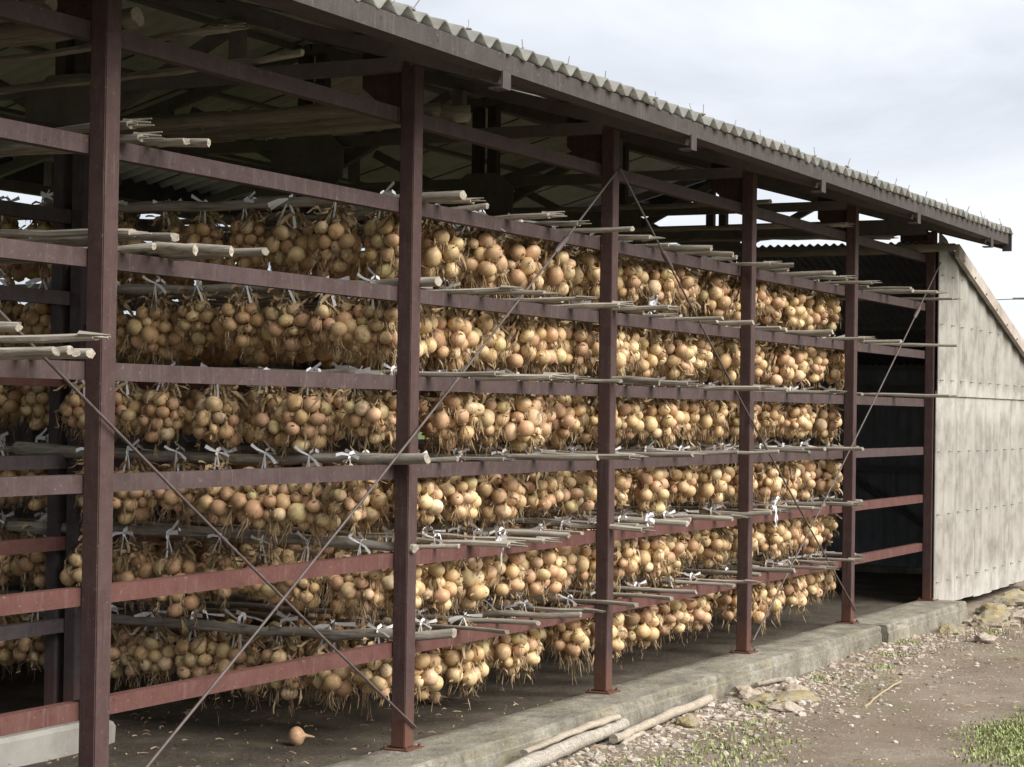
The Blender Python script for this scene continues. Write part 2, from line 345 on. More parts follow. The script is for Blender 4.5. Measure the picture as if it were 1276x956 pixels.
# ------------------------------------------------------------------ the onion shed
shed = link('onion_shed', None); shed.location = (0, 0, 0)
tag(shed, 'open red steel onion drying shed with a grey corrugated roof', 'shed')
I0, I1 = -3, 5
FRAMES = list(range(I0, I1+1))
RAILZ = [3.025, 2.6, 2.18, 1.76, 1.34, .922, .4994]      # tops
SL = .27
MID = 2.06
def rz(y): return 3.245 + SL*(min(y, 2*MID-y)+.45)
for i in FRAMES:
    x = i*S
    p = bevel_box('post', x, x+.09, 0, .075, .012, 3.222, STEEL, shed)
    b = MB(); b.box(-.08, .08, -.075, .075, -.012, -.003)
    for sx in (-.07, .07):
        for sy in (-.06, .06): b.tube([(sx*.9, sy*.95, -.003), (sx*.9, sy*.95, .010)], .008, 6)
    b.obj('base_plate', STEEL, p).location = (0, 0, 0)
    # inner double post and rear post
    bevel_box('inner_post', x+.005, x+.085, 1.95, 2.02, -.03, 3.78, INNER, shed)
    bevel_box('inner_post', x+.005, x+.085, 2.075, 2.145, -.03, 3.78, INNER, shed)
    bevel_box('rear_post', x, x+.09, 2*MID-.075, 2*MID, -.05, 3.2, DARKST, shed)
    # truss
    def bar(name, y0, z0, y1, z1, wid=.06, dep=.06, off=0.0, m=DARKST):
        d = Vector((0, y1-y0, z1-z0)); ln = d.length; d.normalize(); nrm = Vector((0, -d.z, d.y))
        mb_ = MB(); vs = []
        for (yy, zz) in ((y0, z0), (y1, z1)):
            c = Vector((0, yy, zz))
            for sx in (0, wid):
                for sn in (-dep/2, dep/2): vs.append(Vector((x+.015+off+sx, 0, 0)) + c + nrm*sn)
        mb_.add(vs, [(0, 1, 3, 2), (4, 6, 7, 5), (0, 2, 6, 4), (1, 5, 7, 3), (0, 4, 5, 1), (2, 3, 7, 6)])
        return mb_.obj(name, m, shed)
    rt = .10
    bar('rafter', -.44, rz(-.44)-rt, MID-.004, rz(MID)-rt-.004, .05, .07, .003)
    bar('rafter', MID+.004, rz(MID)-rt-.004, 2*MID+.44, rz(2*MID+.44)-rt, .05, .07, .003)
    bar('tie_beam', .078, 3.235 if i < I1 else 3.27, 1.945, 3.235 if i < I1 else 3.27, .05, .07 if i < I1 else .14, .004)
    bar('tie_beam', 2.15, 3.235 if i < I1 else 3.27, 2*MID-.08, 3.235 if i < I1 else 3.27, .05, .07 if i < I1 else .14, .004)
    bar('web_strut', 1.0, 3.275, 1.0, rz(1.0)-.14, .055, .07, -.05)
    bar('web_strut', 2*MID-1.0, 3.275, 2*MID-1.0, rz(1.0)-.14, .055, .07, -.05)
    bar('web_strut', 1.9, 3.10, 1.12, 3.49, .05, .06, .062)
    bar('web_strut', 2*MID-1.9, 3.10, 2*MID-1.12, 3.49, .05, .06, .062)
    bar('knee_brace', 2*MID-.09, 2.84, 2*MID-.62, 3.06, .05, .055, -.04)
    g = MB(); g.prism([(.079, 2.97), (.12, 2.97), (.33, 3.14), (.33, 3.315), (.079, 3.25)], x+.072, x+.082); g.obj('gusset_plate', STEEL, shed)
    g = MB(); g.prism([(1.80, 3.02), (1.90, 2.92), (2.19, 2.92), (2.32, 3.02), (2.32, 3.20), (2.17, 3.30), (1.92, 3.30), (1.80, 3.20)], x-.012, x-.002); g.obj('gusset_plate', DARKST, shed)
    if i > I0:
        g = MB(); g.box(x-.10, x-.02, -.517, -.508, 3.068, 3.15); g.box(x-.10, x-.02, -.508, -.44, 3.068, 3.078); g.obj('cleat', FASC, shed)
XL, XR = I0*S-.3, I1*S+.60
for k, z in enumerate(RAILZ):
    b = MB(); b.box(XL, I1*S+.085, .077, .127, z-.068, z); b.obj('top_beam' if k == 0 else 'rail', RAILM if k >= 5 else RAILU, shed)
    b = MB(); b.box(XL, I1*S+.085, 2.022, 2.073, z-.07, z); b.obj('inner_rail', RAILM if k in (5, 3) else INNER, shed)
    b = MB(); b.box(XL, I1*S+.085, 2*MID-.13, 2*MID-.078, z-.068, z); b.obj('rear_rail', DARKST, shed)
b = MB(); b.box(XL, XR-.02, -.506, -.458, 3.146, 3.232); b.box(XL, XR-.02, -.458, -.40, 3.146, 3.152); b.obj('fascia_purlin', FASC, shed)
b = MB(); b.box(XL, XR-.02, 2*MID+.458, 2*MID+.506, 3.122, 3.29); b.obj('fascia_purlin', FASC, shed)
for y in (.35, 1.15, 1.93):
    for yy in (y, 2*MID-y):
        b = MB(); z = rz(yy)-.035; b.box(XL, XR-.03, yy-.03, yy+.03, z-.026, z); b.obj('purlin', DARKST, shed)
b = MB(); b.box(XR-.012, XR+.012, -.53, -.45, 3.085, 3.27); b.obj('fascia_end', FASC, shed)
for sgn in (0, 1):
    y0, y1 = (-.5, MID) if not sgn else (2*MID+.5, MID)
    b = MB(); vs = []
    for x in (XR, XR+.03):
        for (y, dz) in ((y0, -.14), (y0, .03), (y1, .03), (y1, -.14)): vs.append((x, y, rz(y)+dz))
    b.add(vs, [(0, 1, 2, 3), (7, 6, 5, 4), (0, 4, 5, 1), (1, 5, 6, 2), (2, 6, 7, 3), (3, 7, 4, 0)]); b.obj('verge_board', FASC, shed)
rw = MB(); n = int((9.3-XL)/.02)
for side in (0, 1):
    o_ = len(rw.v)
    for k in range(n+1):
        x = XL+.02*k; yv = 2*MID+.03+.012*math.cos(2*math.pi*x/.125)+(.005 if side else 0)
        rw.v += [(x, yv, -.1), (x, yv, 2.12)]
    for k in range(n): rw.f.append((o_+2*k, o_+2*k+2, o_+2*k+3, o_+2*k+1)); rw.m.append(0); rw.sm.append(True)
rw.obj('added_rear_screen', DARKSHEET, shed, False)  # added sheet screening the rear, kept low so light reaches the roof underside
# corrugated sheets: five waves each, edges lapped
PIT, AMP, NW = .165, .026, 5
def sheet_mesh(name, rear):
    b = MB(); n = NW*10+2; yA, yB = (-.525, MID+.02) if not rear else (2*MID+.525, MID-.02)
    W = PIT*NW+.03
    for side in (0, 1):
        o = len(b.v)
        for j in range(4):
            y = yA+(yB-yA)*j/3
            yy = y if not rear else 2*MID-y
            z0 = 3.245+SL*(yy+.45)
            for k in range(n+1):
                x = W*k/n; b.v.append((x, y, z0+AMP*(1-math.cos(2*math.pi*x/PIT))-.002+.009*x/W+(.0065 if side else 0)))
        for j in range(3):
            for k in range(n):
                q = (o+j*(n+1)+k, o+j*(n+1)+k+1, o+(j+1)*(n+1)+k+1, o+(j+1)*(n+1)+k)
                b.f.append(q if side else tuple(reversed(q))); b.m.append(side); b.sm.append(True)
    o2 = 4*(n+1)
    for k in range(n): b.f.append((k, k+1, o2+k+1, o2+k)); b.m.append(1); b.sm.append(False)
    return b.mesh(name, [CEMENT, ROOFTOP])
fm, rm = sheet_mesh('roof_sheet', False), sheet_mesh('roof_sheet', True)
hk = MB(); hk.tube([(0, 0, -.03), (.003, -.004, .02), (.006, -.01, .055)], .003, 5); hk.tube([(0, 0, 0), (0, 0, .008)], .016, 8); hkm = hk.mesh('roof_hook', GALV)
NS = int((XR-XL)/(PIT*NW))+1
for k in range(NS):
    x = XR+.005-(k+1)*PIT*NW
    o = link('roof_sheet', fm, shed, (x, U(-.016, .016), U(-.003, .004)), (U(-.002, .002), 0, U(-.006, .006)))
    for q, wv in enumerate((1, 4.0) if k % 2 else (2.0,) if k % 4 else (0.0, 3.0)):
        h = link('roof_hook', hkm, o, (PIT*(wv+.5)+U(-.012, .012), -.455+U(-.03, .02), rz(-.455)+2*AMP+.005), (U(-.5, .3), U(-.45, .45), 0), U(.75, 1.1))
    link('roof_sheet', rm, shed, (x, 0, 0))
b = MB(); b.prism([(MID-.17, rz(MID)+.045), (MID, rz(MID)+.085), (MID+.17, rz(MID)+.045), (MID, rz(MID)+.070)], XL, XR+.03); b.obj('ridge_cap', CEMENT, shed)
# brace rods
def rod(p0, p1, rad=.0062):
    b = MB(); p0, p1 = Vector(p0), Vector(p1); d = p1-p0
    b.tube([p0+d*t + Vector((0, 0, -.035*4*t*(1-t))) for t in (0, .2, .4, .6, .8, 1)], rad, 8)
    o = b.obj('brace_rod', RODM, shed)
    tb = MB(); a, e_ = p0+d*.14, p0+d*.14+d.normalized()*.19
    dz = Vector((0, 0, -.035*4*.16*.84)); a += dz; e_ += dz
    tb.tube([a, a+(e_-a)*.15, a+(e_-a)*.85, e_], [.010, .016, .016, .010], 8)
    tb.obj('turnbuckle', RODM, o)
rod((-1*S+.05, -.03, 2.98), (S+.085, -.012, .10)); rod((2*S+.02, -.014, 2.98), (0*S+.05, -.022, .08))
rod((2*S+.06, -.014, 3.0), (4*S+.085, -.012, .10)); rod((5*S-.02, -.06, 2.95), (3*S+.06, -.022, .08))

# ------------------------------------------------------------------ lean-to annex at the right end
ax = link('lean_to_annex', None); ax.location = (13.2, 0, -.05)
tag(ax, 'pale weathered cement panel lean-to joined to the shed at far right', 'lean-to')
def apart(b, name, m, fix=True):
    o = b.obj(name, m, ax, fix); o.location = (-13.2, 0, .05); return o
AX0, AX1 = 11.575, 15.3
def atop(x): return 3.235-.295*(x-11.6)
def panel(x0, x1, z0, ztop, yoff, m=PANEL):
    b = MB(); n = 14; rows = 6
    for side in (0, 1):
        o = len(b.v)
        for j in range(rows+1):
            for k in range(n+1):
                x = x0+(x1-x0)*k/n; zt = ztop(x); z = z0+(zt-z0)*j/rows
                b.v.append((x, yoff-.007*(1-math.cos(2*math.pi*(x-AX0)/.35)) - .006*(x-x0)/(x1-x0) + (.007 if side else 0), z))
        for j in range(rows):
            for k in range(n):
                q = (o+j*(n+1)+k, o+j*(n+1)+k+1, o+(j+1)*(n+1)+k+1, o+(j+1)*(n+1)+k)
                b.f.append(q if not side else tuple(reversed(q))); b.m.append(0); b.sm.append(True)
    t = (rows+1)*(n+1)
    for j in range(rows):
        for kk in (0, n):
            a = j*(n+1)+kk; b.f.append((a, a+n+1, t+a+n+1, t+a)); b.m.append(0); b.sm.append(False)
    for k in range(n):
        for j in (0, rows):
            a = j*(n+1)+k; b.f.append((a, a+1, t+a+1, t+a)); b.m.append(0); b.sm.append(False)
    o = apart(b, 'wall_panel', m, False)
    nb = MB()
    for zz in [z for z in (.16, .75, 1.30, 1.93, 2.42, 2.85) if z > z0 and z < ztop(x0)-.15]:
        q = x0+.06
        while q < x1:
            yy = yoff-.007*(1-math.cos(2*math.pi*(q-AX0)/.35)) - .006*(q-x0)/(x1-x0)
            nb.tube([(q, yy, zz), (q, yy-.008, zz+U(-.004, .004)), (q+.004, yy-.03, zz-.004)], [.010, .008, .004], 6); q += .35
    if nb.v: nb.obj('nail_head', GALV, o)['kind'] = 'stuff'
    return o
PW = .70
for k in range(6):
    x0 = AX0+k*PW; x1 = min(x0+PW-.009, AX1)
    if x1-x0 < .1: continue
    panel(x0, x1, -.06+.01*math.sin(k*2.1), lambda x: 1.83, -.022)
    panel(x0, x1, 1.79, lambda x: min(atop(x)-.02, 9), -.036)
b = MB(); vs = []
for y in (-.115, -.075):
    for (x, d) in ((11.95, -.02), (11.95, -.135), (AX1+.3, -.135), (AX1+.3, -.02)): vs.append((x, y, atop(x)+d+.03))
b.add(vs, [(0, 1, 2, 3), (7, 6, 5, 4), (0, 4, 5, 1), (1, 5, 6, 2), (2, 6, 7, 3), (3, 7, 4, 0)]); apart(b, 'barge_board', BARGE)
b = MB()
q = 12.1
while q < AX1: b.tube([(q, -.115, atop(q)-.085), (q, -.128, atop(q)-.085)], .012, 6); q += .42
apart(b, 'bolt_head', GALV)['kind'] = 'stuff'
def slope_sheet(y0, y1, m):
    b = MB(); n = int((y1-y0)/.0075)
    for side in (0, 1):
        o = len(b.v)
        for j in range(3):
            x = 11.62+(AX1+.25-11.62)*j/2
            for k in range(n+1):
                y = y0+(y1-y0)*k/n; b.v.append((x, y, atop(x)-.11+.011*(1-math.cos(2*math.pi*y/.075))+(.0065 if side else 0)))
        for j in range(2):
            for k in range(n):
                q = (o+j*(n+1)+k, o+j*(n+1)+k+1, o+(j+1)*(n+1)+k+1, o+(j+1)*(n+1)+k); b.f.append(q); b.m.append(0); b.sm.append(True)
    t = 3*(n+1)
    for k in range(n):
        for j in (0, 2): a = j*(n+1)+k; b.f.append((a, a+1, t+a+1, t+a)); b.m.append(0); b.sm.append(False)
    return apart(b, 'roof_sheet', m, False)
y = -.06
while y < 4.0: slope_sheet(y, min(y+PIT*5, 4.3), DARKSHEET); y += PIT*5+.003
def dark_wall(name, pts, m):     # vertical corrugated wall between two ground points
    (x0, y0), (x1, y1) = pts; b = MB(); ln = math.hypot(x1-x0, y1-y0); n = int(ln/.02); nx_, ny_ = (y1-y0)/ln, -(x1-x0)/ln
    for side in (0, 1):
        o = len(b.v)
        for k in range(n+1):
            t = k/n; h = .014*math.cos(2*math.pi*t*ln/.125)+(.005 if side else 0); x, yv = x0+(x1-x0)*t+nx_*h, y0+(y1-y0)*t+ny_*h
            b.v += [(x, yv, -.05), (x, yv, atop(x)-.05)]
        for k in range(n): b.f.append((o+2*k, o+2*k+2, o+2*k+3, o+2*k+1)); b.m.append(0); b.sm.append(True)
    return apart(b, name, m, False)
dark_wall('end_wall', ((15.05, 4.1), (15.05, .06)), DARKSHEET)
dark_wall('back_wall', ((11.6, 4.12), (15.0, 4.12)), DARKSHEET)
b = MB(); b.box(14.86, 14.99, .04, 4.0, -.1, .03); apart(b, 'sill', CONC)
for z in (1.05, 1.9, 2.12):
    b = MB(); b.box(14.96, 15.02, .06, 4.05, z-.03, z+.03); apart(b, 'girt', DARKST)
for xg in (12.6, 13.8):
    b = MB(); b.box(xg, xg+.06, .03, 4.05, atop(xg)-.13, atop(xg)-.055); apart(b, 'purlin', DARKST)
b = MB(); b.box(14.9, 14.96, .05, .11, -.05, atop(14.9)-.08); apart(b, 'corner_post', DARKST)
b = MB(); b.tube([(14.93, 2.3, 1.25), (14.93, .4, .12)], .03, 4, smooth=False); apart(b, 'knee_brace', DARKST)

# ------------------------------------------------------------------ poles
def pole_mesh(seed, r, length, kind):
    rr = random.Random(seed); b = MB(); n = 9; pts = []; rad = []
    gro = {rr.randrange(9): rr.uniform(.62, .85) for _ in range(rr.choice((1, 2, 2)))}; flat = rr.uniform(.72, 1.0)
    sag = rr.uniform(-.04, .02); bx = rr.uniform(-.05, .05); tp = rr.uniform(.8, 1.35); wob = rr.uniform(.005, .013)
    segs = 12
    for i in range(segs+1):
        t = i/segs
        pts.append((bx*math.sin(math.pi*t)+rr.uniform(-wob, wob), length*t, sag*math.sin(math.pi*t)+rr.uniform(-wob, wob)*.7))
        k = 1+rr.uniform(-.10, .10)
        if rr.random() < .18: k *= 1.16
        rad.append(r*(1-(1-tp)*t)*k)
    if kind == 'split':
        b.tube(pts, rad, 7, 0, 1, smooth=False, squash=.5)
        for q in range(4):                                   # splinters at the front end
            xo, zo = rr.uniform(-r*.7, r*.7), rr.uniform(-r*.35, r*.35)
            b.tube([(xo, .05, zo), (xo+rr.uniform(-.008, .008), -rr.uniform(.03, .10), zo+rr.uniform(-.01, .01))], [r*.38, r*.08], 4, 0, smooth=False)
    else:
        b.tube(pts, rad, n, 0, 1, squash=flat if kind == 'round' else 1)
        for i in range(segs+1):                              # long drying cracks and flats
            for a_, f_ in gro.items():
                v_ = Vector(b.v[i*n+a_]); p_ = Vector(pts[i]); b.v[i*n+a_] = tuple(p_+(v_-p_)*f_)
        for e0, e1 in ((0, (segs+1)*n), (segs*n, (segs+2)*n)):
            for q in range(n): b.v[e1+q] = b.v[e0+q]
        if kind != 'split':      # ragged, slightly slanted saw cut
            sl = rr.uniform(-.5, .5); sv = rr.uniform(-.4, .4)
            for q in range(n):
                v_ = b.v[q]; b.v[q] = (v_[0], v_[1]+(v_[0]-pts[0][0])*sl+(v_[2]-pts[0][2])*sv+rr.uniform(-.004, .004), v_[2])
            m_ = (segs+1)*n
            for q in range(n): b.v[m_+q] = b.v[q]
        for q in range(2):
            i = rr.randrange(2, segs-1); a = rr.uniform(0, 6.28); d = Vector((math.cos(a), .25, math.sin(a)))
            p = Vector(pts[i]); b.tube([p+d*rad[i]*.7, p+d*(rad[i]*1.25)], [r*.32, r*.22], 5, 0, 1)
    return b.mesh('drying_pole', [POLE, POLEEND])
PM = {'round': [pole_mesh(i, .020, 2.45, 'round') for i in range(10)], 'split': [pole_mesh(50+i, .030, 2.4, 'split') for i in range(6)],
      'log': [pole_mesh(80+i, .05, 2.4, 'log') for i in range(3)]}
def pole(x, y, ztop, kind, label, group, sc=1.0, rzr=None, rx=None, var=None):
    me = random.choice(PM[kind]) if var is None else PM[kind][var]
    o = link('drying_pole', me); o.scale = (sc, 1, sc)
    r = {'round': .020, 'split': .030, 'log': .05}[kind]*sc
    if kind == 'split': r *= .5
    o.location = (x, y, ztop+r)
    o.rotation_euler = (U(-.004, .004) if rx is None else rx, 0, U(-.02, .02) if rzr is None else rzr)
    return tag(o, label, 'pole', group)
ROWS = {
 1: [(2.55,-.14),(2.68,-.12,'s'),(3.02,-.02),(3.44,-.17),(3.93,-.11,'s'),(4.36,-.24),(4.95,-.10,'s'),(5.40,-.03),(5.77,-.16),(6.15,-.16),(6.50,-.05),(6.88,-.15),(7.27,-.18),(7.62,-.02),(7.98,-.24),(8.5,-.17),(9.0,-.21),(9.42,-.05),(9.67,-.32),(10.17,-.2),(10.38,-.34),(11.22,-.25,'s')],
 2: [(2.41,-.09),(2.82,-.27,'s'),(3.17,-.28),(3.56,-.33,'s'),(3.9,-.03),(4.24,-.22,'s'),(4.65,-.35),(5.02,-.03),(5.38,-.02),(5.8,-.23),(6.2,-.04),(6.54,-.16),(7.13,-.14),(7.6,-.02),(8.15,-.18),(8.55,-.03),(8.95,-.17),(9.4,-.03),(9.88,-.19),(10.62,-.45)],
 3: [(2.3,-.02),(2.62,-.30,'s'),(3.12,-.35),(3.62,-.25),(4.0,-.02),(4.32,-.2),(4.63,-.3),(5.0,-.33,'s'),(5.4,-.1),(5.85,-.05),(6.3,-.3,'s'),(6.85,-.05),(7.4,-.1),(7.9,-.3),(8.45,-.1),(8.9,-.02),(9.4,-.02),(10.6,-.4,'s')],
 4: [(2.28,-.12,'L'),(2.75,-.02),(3.2,-.05),(3.8,-.3),(4.25,-.3,'s'),(4.75,-.1),(5.3,-.24),(5.8,-.05),(6.3,-.15),(6.8,-.25),(7.35,-.28),(7.9,-.05),(8.4,-.05),(8.85,-.2),(9.38,0)],
 5: [(2.35,-.02),(2.72,-.05),(3.08,-.15),(3.5,-.14,'s'),(3.82,-.13),(4.22,-.02),(4.66,-.2),(5.0,-.02),(5.36,-.19),(5.75,-.05),(6.1,-.2),(6.5,-.1),(6.95,-.15),(7.5,-.03),(8.0,-.1,'s'),(8.5,-.02),(8.95,-.1),(9.39,-.03)],
 6: [(2.55,-.12,'L'),(2.96,-.2),(3.4,-.16),(3.82,-.2),(4.18,-.12),(4.62,-.18),(5.12,-.19),(5.57,-.17),(6.2,-.18),(6.6,-.16),(7.1,-.03),(7.55,-.12),(8.06,-.18),(8.5,-.05),(9.0,-.1),(9.4,.02)]}
RN = {1: 'topmost loaded rail', 2: 'second loaded rail', 3: 'third loaded rail', 4: 'fourth loaded rail', 5: 'fifth loaded rail', 6: 'lowest rail'}
LOADED = []
for r, lst in ROWS.items():
    for j, q in enumerate(sorted(lst)):
        x, y = q[0], q[1]; k = q[2] if len(q) > 2 else ('s' if random.random() < .3 and x > 3 else '')
        kind = {'s': 'split', 'L': 'round', '': 'round'}[k]
        look = {'s': 'flat splintered', 'L': 'thick rounded', '': 'grey weathered'}[k]
        hung = x < 9.5 and not (r == 1 and abs(x-2.68) < .01)
        lab = '%s pole %s, %s from left on the %s' % (look, 'hung with onions' if hung else 'without onions', ORD[j], RN[r])
        if r == 3 and j == 0: y = .14
        o = pole(x, y, RAILZ[r]-(.03 if r == 3 and j == 0 else 0), kind, lab, 'poles resting on the front rails', sc=1.5 if k == 'L' else 1.3 if abs(x-min(q_[0] for q_ in lst)) < .01 else U(.72, 1.12))
        if hung: LOADED.append((r, j, x, y))
# spare poles stacked in the empty bays
spare = 'spare poles stacked in the empty bay'
for (x, y, z, kd, sc, lab) in [
    (.52, -.37, 2.18, 'round', 0.88, 'longest thin pale spare pole in the stack on the second loaded rail'),
    (.44, -.27, 2.18, 'round', 1.04, 'pale spare pole with split tip, in the stack on the second loaded rail'),
    (.36, -.16, 2.18, 'round', 1.10, 'spare pole lying shortest below, stack on the second loaded rail'),
    (.30, -.10, 2.225, 'round', 1.26, 'thick pale spare pole on top of the stack, right of the first post'),
    (.14, -.03, 2.225, 'split', 1.0, 'splintered spare pole beside the first post, top of the stack'),
    (.22, -.06, 2.18, 'round', .9, 'spare pole nearest the first post in the stack on the second loaded rail'),
    (.42, -.17, 2.60, 'round', .85, 'thin whitish pole poking out furthest on the highest loaded rail'),
    (.35, -.11, 2.60, 'round', .95, 'whitish pole with round tip, second furthest out beside the first post'),
    (.20, -.02, 2.60, 'split', 1.1, 'flat grey splintered board-like pole right of the first post'),
    (.16, .00, 2.645, 'split', 1.15, 'brown broken-ended split pole topping the small stack by the first post'),
    (-.30, -.19, 1.76, 'round', 1.0, 'dark spare pole closest to the first post at left edge'),
    (-.40, -.21, 1.76, 'round', .95, 'pale spare pole second from the first post at left edge'),
    (-.50, -.25, 1.76, 'round', 1.05, 'pale spare pole third from the first post at left edge'),
    (-.62, -.30, 1.76, 'round', 1.1, 'pale spare pole fourth from the first post at left edge'),
    (-.60, -.44, 1.815, 'split', .95, 'long bleached split pole lying across the left stack to the first post'),
    (-.86, -.34, 1.83, 'round', .9, 'short pale pole end sticking out above the left stack')]:
    pole(x, y, z, kd, lab, spare, sc, rzr=U(-.01, .01))
for (x, y, z, kd, sc, rx, lab) in [
    (.20, .02, 3.025, 'log', .85, 0, 'round pale log end resting on the top beam beside the first post'),
    (.66, -.08, 3.09, 'split', 1.0, -.02, 'jagged grey pole high on the top beam right of the log end'),
    (1.15, -.11, 3.06, 'round', 1.0, -.03, 'thin round pole high above the top beam in the first bay'),
    (2.66, .06, 3.025, 'log', .8, 0, 'smaller log end behind the second post on the top beam'),
    (2.90, .02, 3.025, 'log', 1.0, 0, 'thick rounded log jutting over the top beam by the second post'),
    (2.50, .14, 3.03, 'log', .8, 0, 'slim log lying left of the two log ends on the top beam'),
    (-.16, .14, 3.03, 'log', .8, .02, 'grey log on the top beam left of the first post'),
    (-.34, .14, 3.03, 'log', .7, .02, 'slimmer grey log on the top beam further left of the first post'),
    (11.36, -.22, 3.03, 'log', .75, 0, 'grey round pole on the shed corner under the eave'),
    (10.1, -.02, 3.03, 'split', 1.1, 0, 'flat pole on the top beam between the fifth post and the corner'),
    (8.9, -.04, 3.03, 'split', 1.1, 0, 'flat pole on the top beam just before the fifth post'),
    (7.15, -.05, 3.03, 'round', 1.1, 0, 'short pole end on the top beam just after the fourth post')]:
    o = pole(x, y, z, kd, lab, 'logs and poles lying on the top beam', sc, rx=rx, rzr=U(-.02, .02))
    if kd == 'log': o.data = o.data.copy(); o.data.materials[0] = LOGM

# ------------------------------------------------------------------ onions
def onion_mesh(seed, flat):
    rr = random.Random(seed); n = 16
    prof = [(.0, -.0425), (.010, -.042), (.022, -.037), (.034, -.027), (.042, -.012), (.045, .003), (.042, .018), (.034, .030), (.022, .039), (.012, .046), (.008, .055), (.0065, .072), (.003, .088)]
    b = MB(); o = []
    for (r, z) in prof:
        zz = z*flat if z < .045 else z-.045*(1-flat)
        for k in range(n):
            a = 2*math.pi*k/n; w = 1+.10*noise.noise(Vector((math.cos(a)*1.2, math.sin(a)*1.2, seed)))+.006*math.cos(5*a+seed)
            sx = (.012*(max(0, z-.045)/.04))
            o.append((r*w*math.cos(a)+sx, r*w*math.sin(a)+sx*.4, zz))
    fs = [(j*n+k, j*n+(k+1) % n, (j+1)*n+(k+1) % n, (j+1)*n+k) for j in range(len(prof)-1) for k in range(n)]
    b.add(o, fs, 0, True); return b.mesh('onion', ONION)
OM = [onion_mesh(i, f) for i, f in enumerate((1.0, .9, 1.06, .84, .96, 1.1))]

def pack(seed, n, lx, ly, h):
    rr = random.Random(seed); P = []
    for i in range(n):
        r = rr.uniform(.034, .046) if rr.random() > .25 else rr.uniform(.024, .034)
        P.append([Vector((rr.uniform(-lx, lx), rr.uniform(-ly, ly), -.07-rr.random()*h)), r])
    for it in range(160):
        for i in range(n):
            p, r = P[i]; p.x *= .992; p.y *= .985; p.z += (-.225-p.z)*.008
            for k in range(i):
                q, s = P[k]; d = p-q; l = d.length or 1e-4; m = (r+s)*.94-l
                if m > 0: d *= m*.5/l; p += d; q -= d
            p.z = max(-.375+r*.3, min(-.065, p.z))
            if abs(p.x) > lx: p.x *= .97
            if abs(p.y) > ly: p.y *= .96
    return P
def curl(p0, p1, n, amp, rr):
    p0, p1 = Vector(p0), Vector(p1); o = []
    a, b, c = (Vector((rr.uniform(-1, 1), rr.uniform(-1, 1), rr.uniform(-1, 1)))*amp for _ in range(3))
    for i in range(n+1):
        t = i/n; o.append(p0.lerp(p1, t)+a*math.sin(math.pi*t)+b*math.sin(2*math.pi*t)*.6+c*.35*math.sin(3*math.pi*t))
    return o
class Variant: pass
VAR = []
WORD = ['with long dangling roots', 'with shaggy dry leaves', 'rounded and tight', 'with a trailing leaf tuft', 'broad and loose', 'with short stubby roots', 'wide with tangled leaves', 'narrow and drooping']
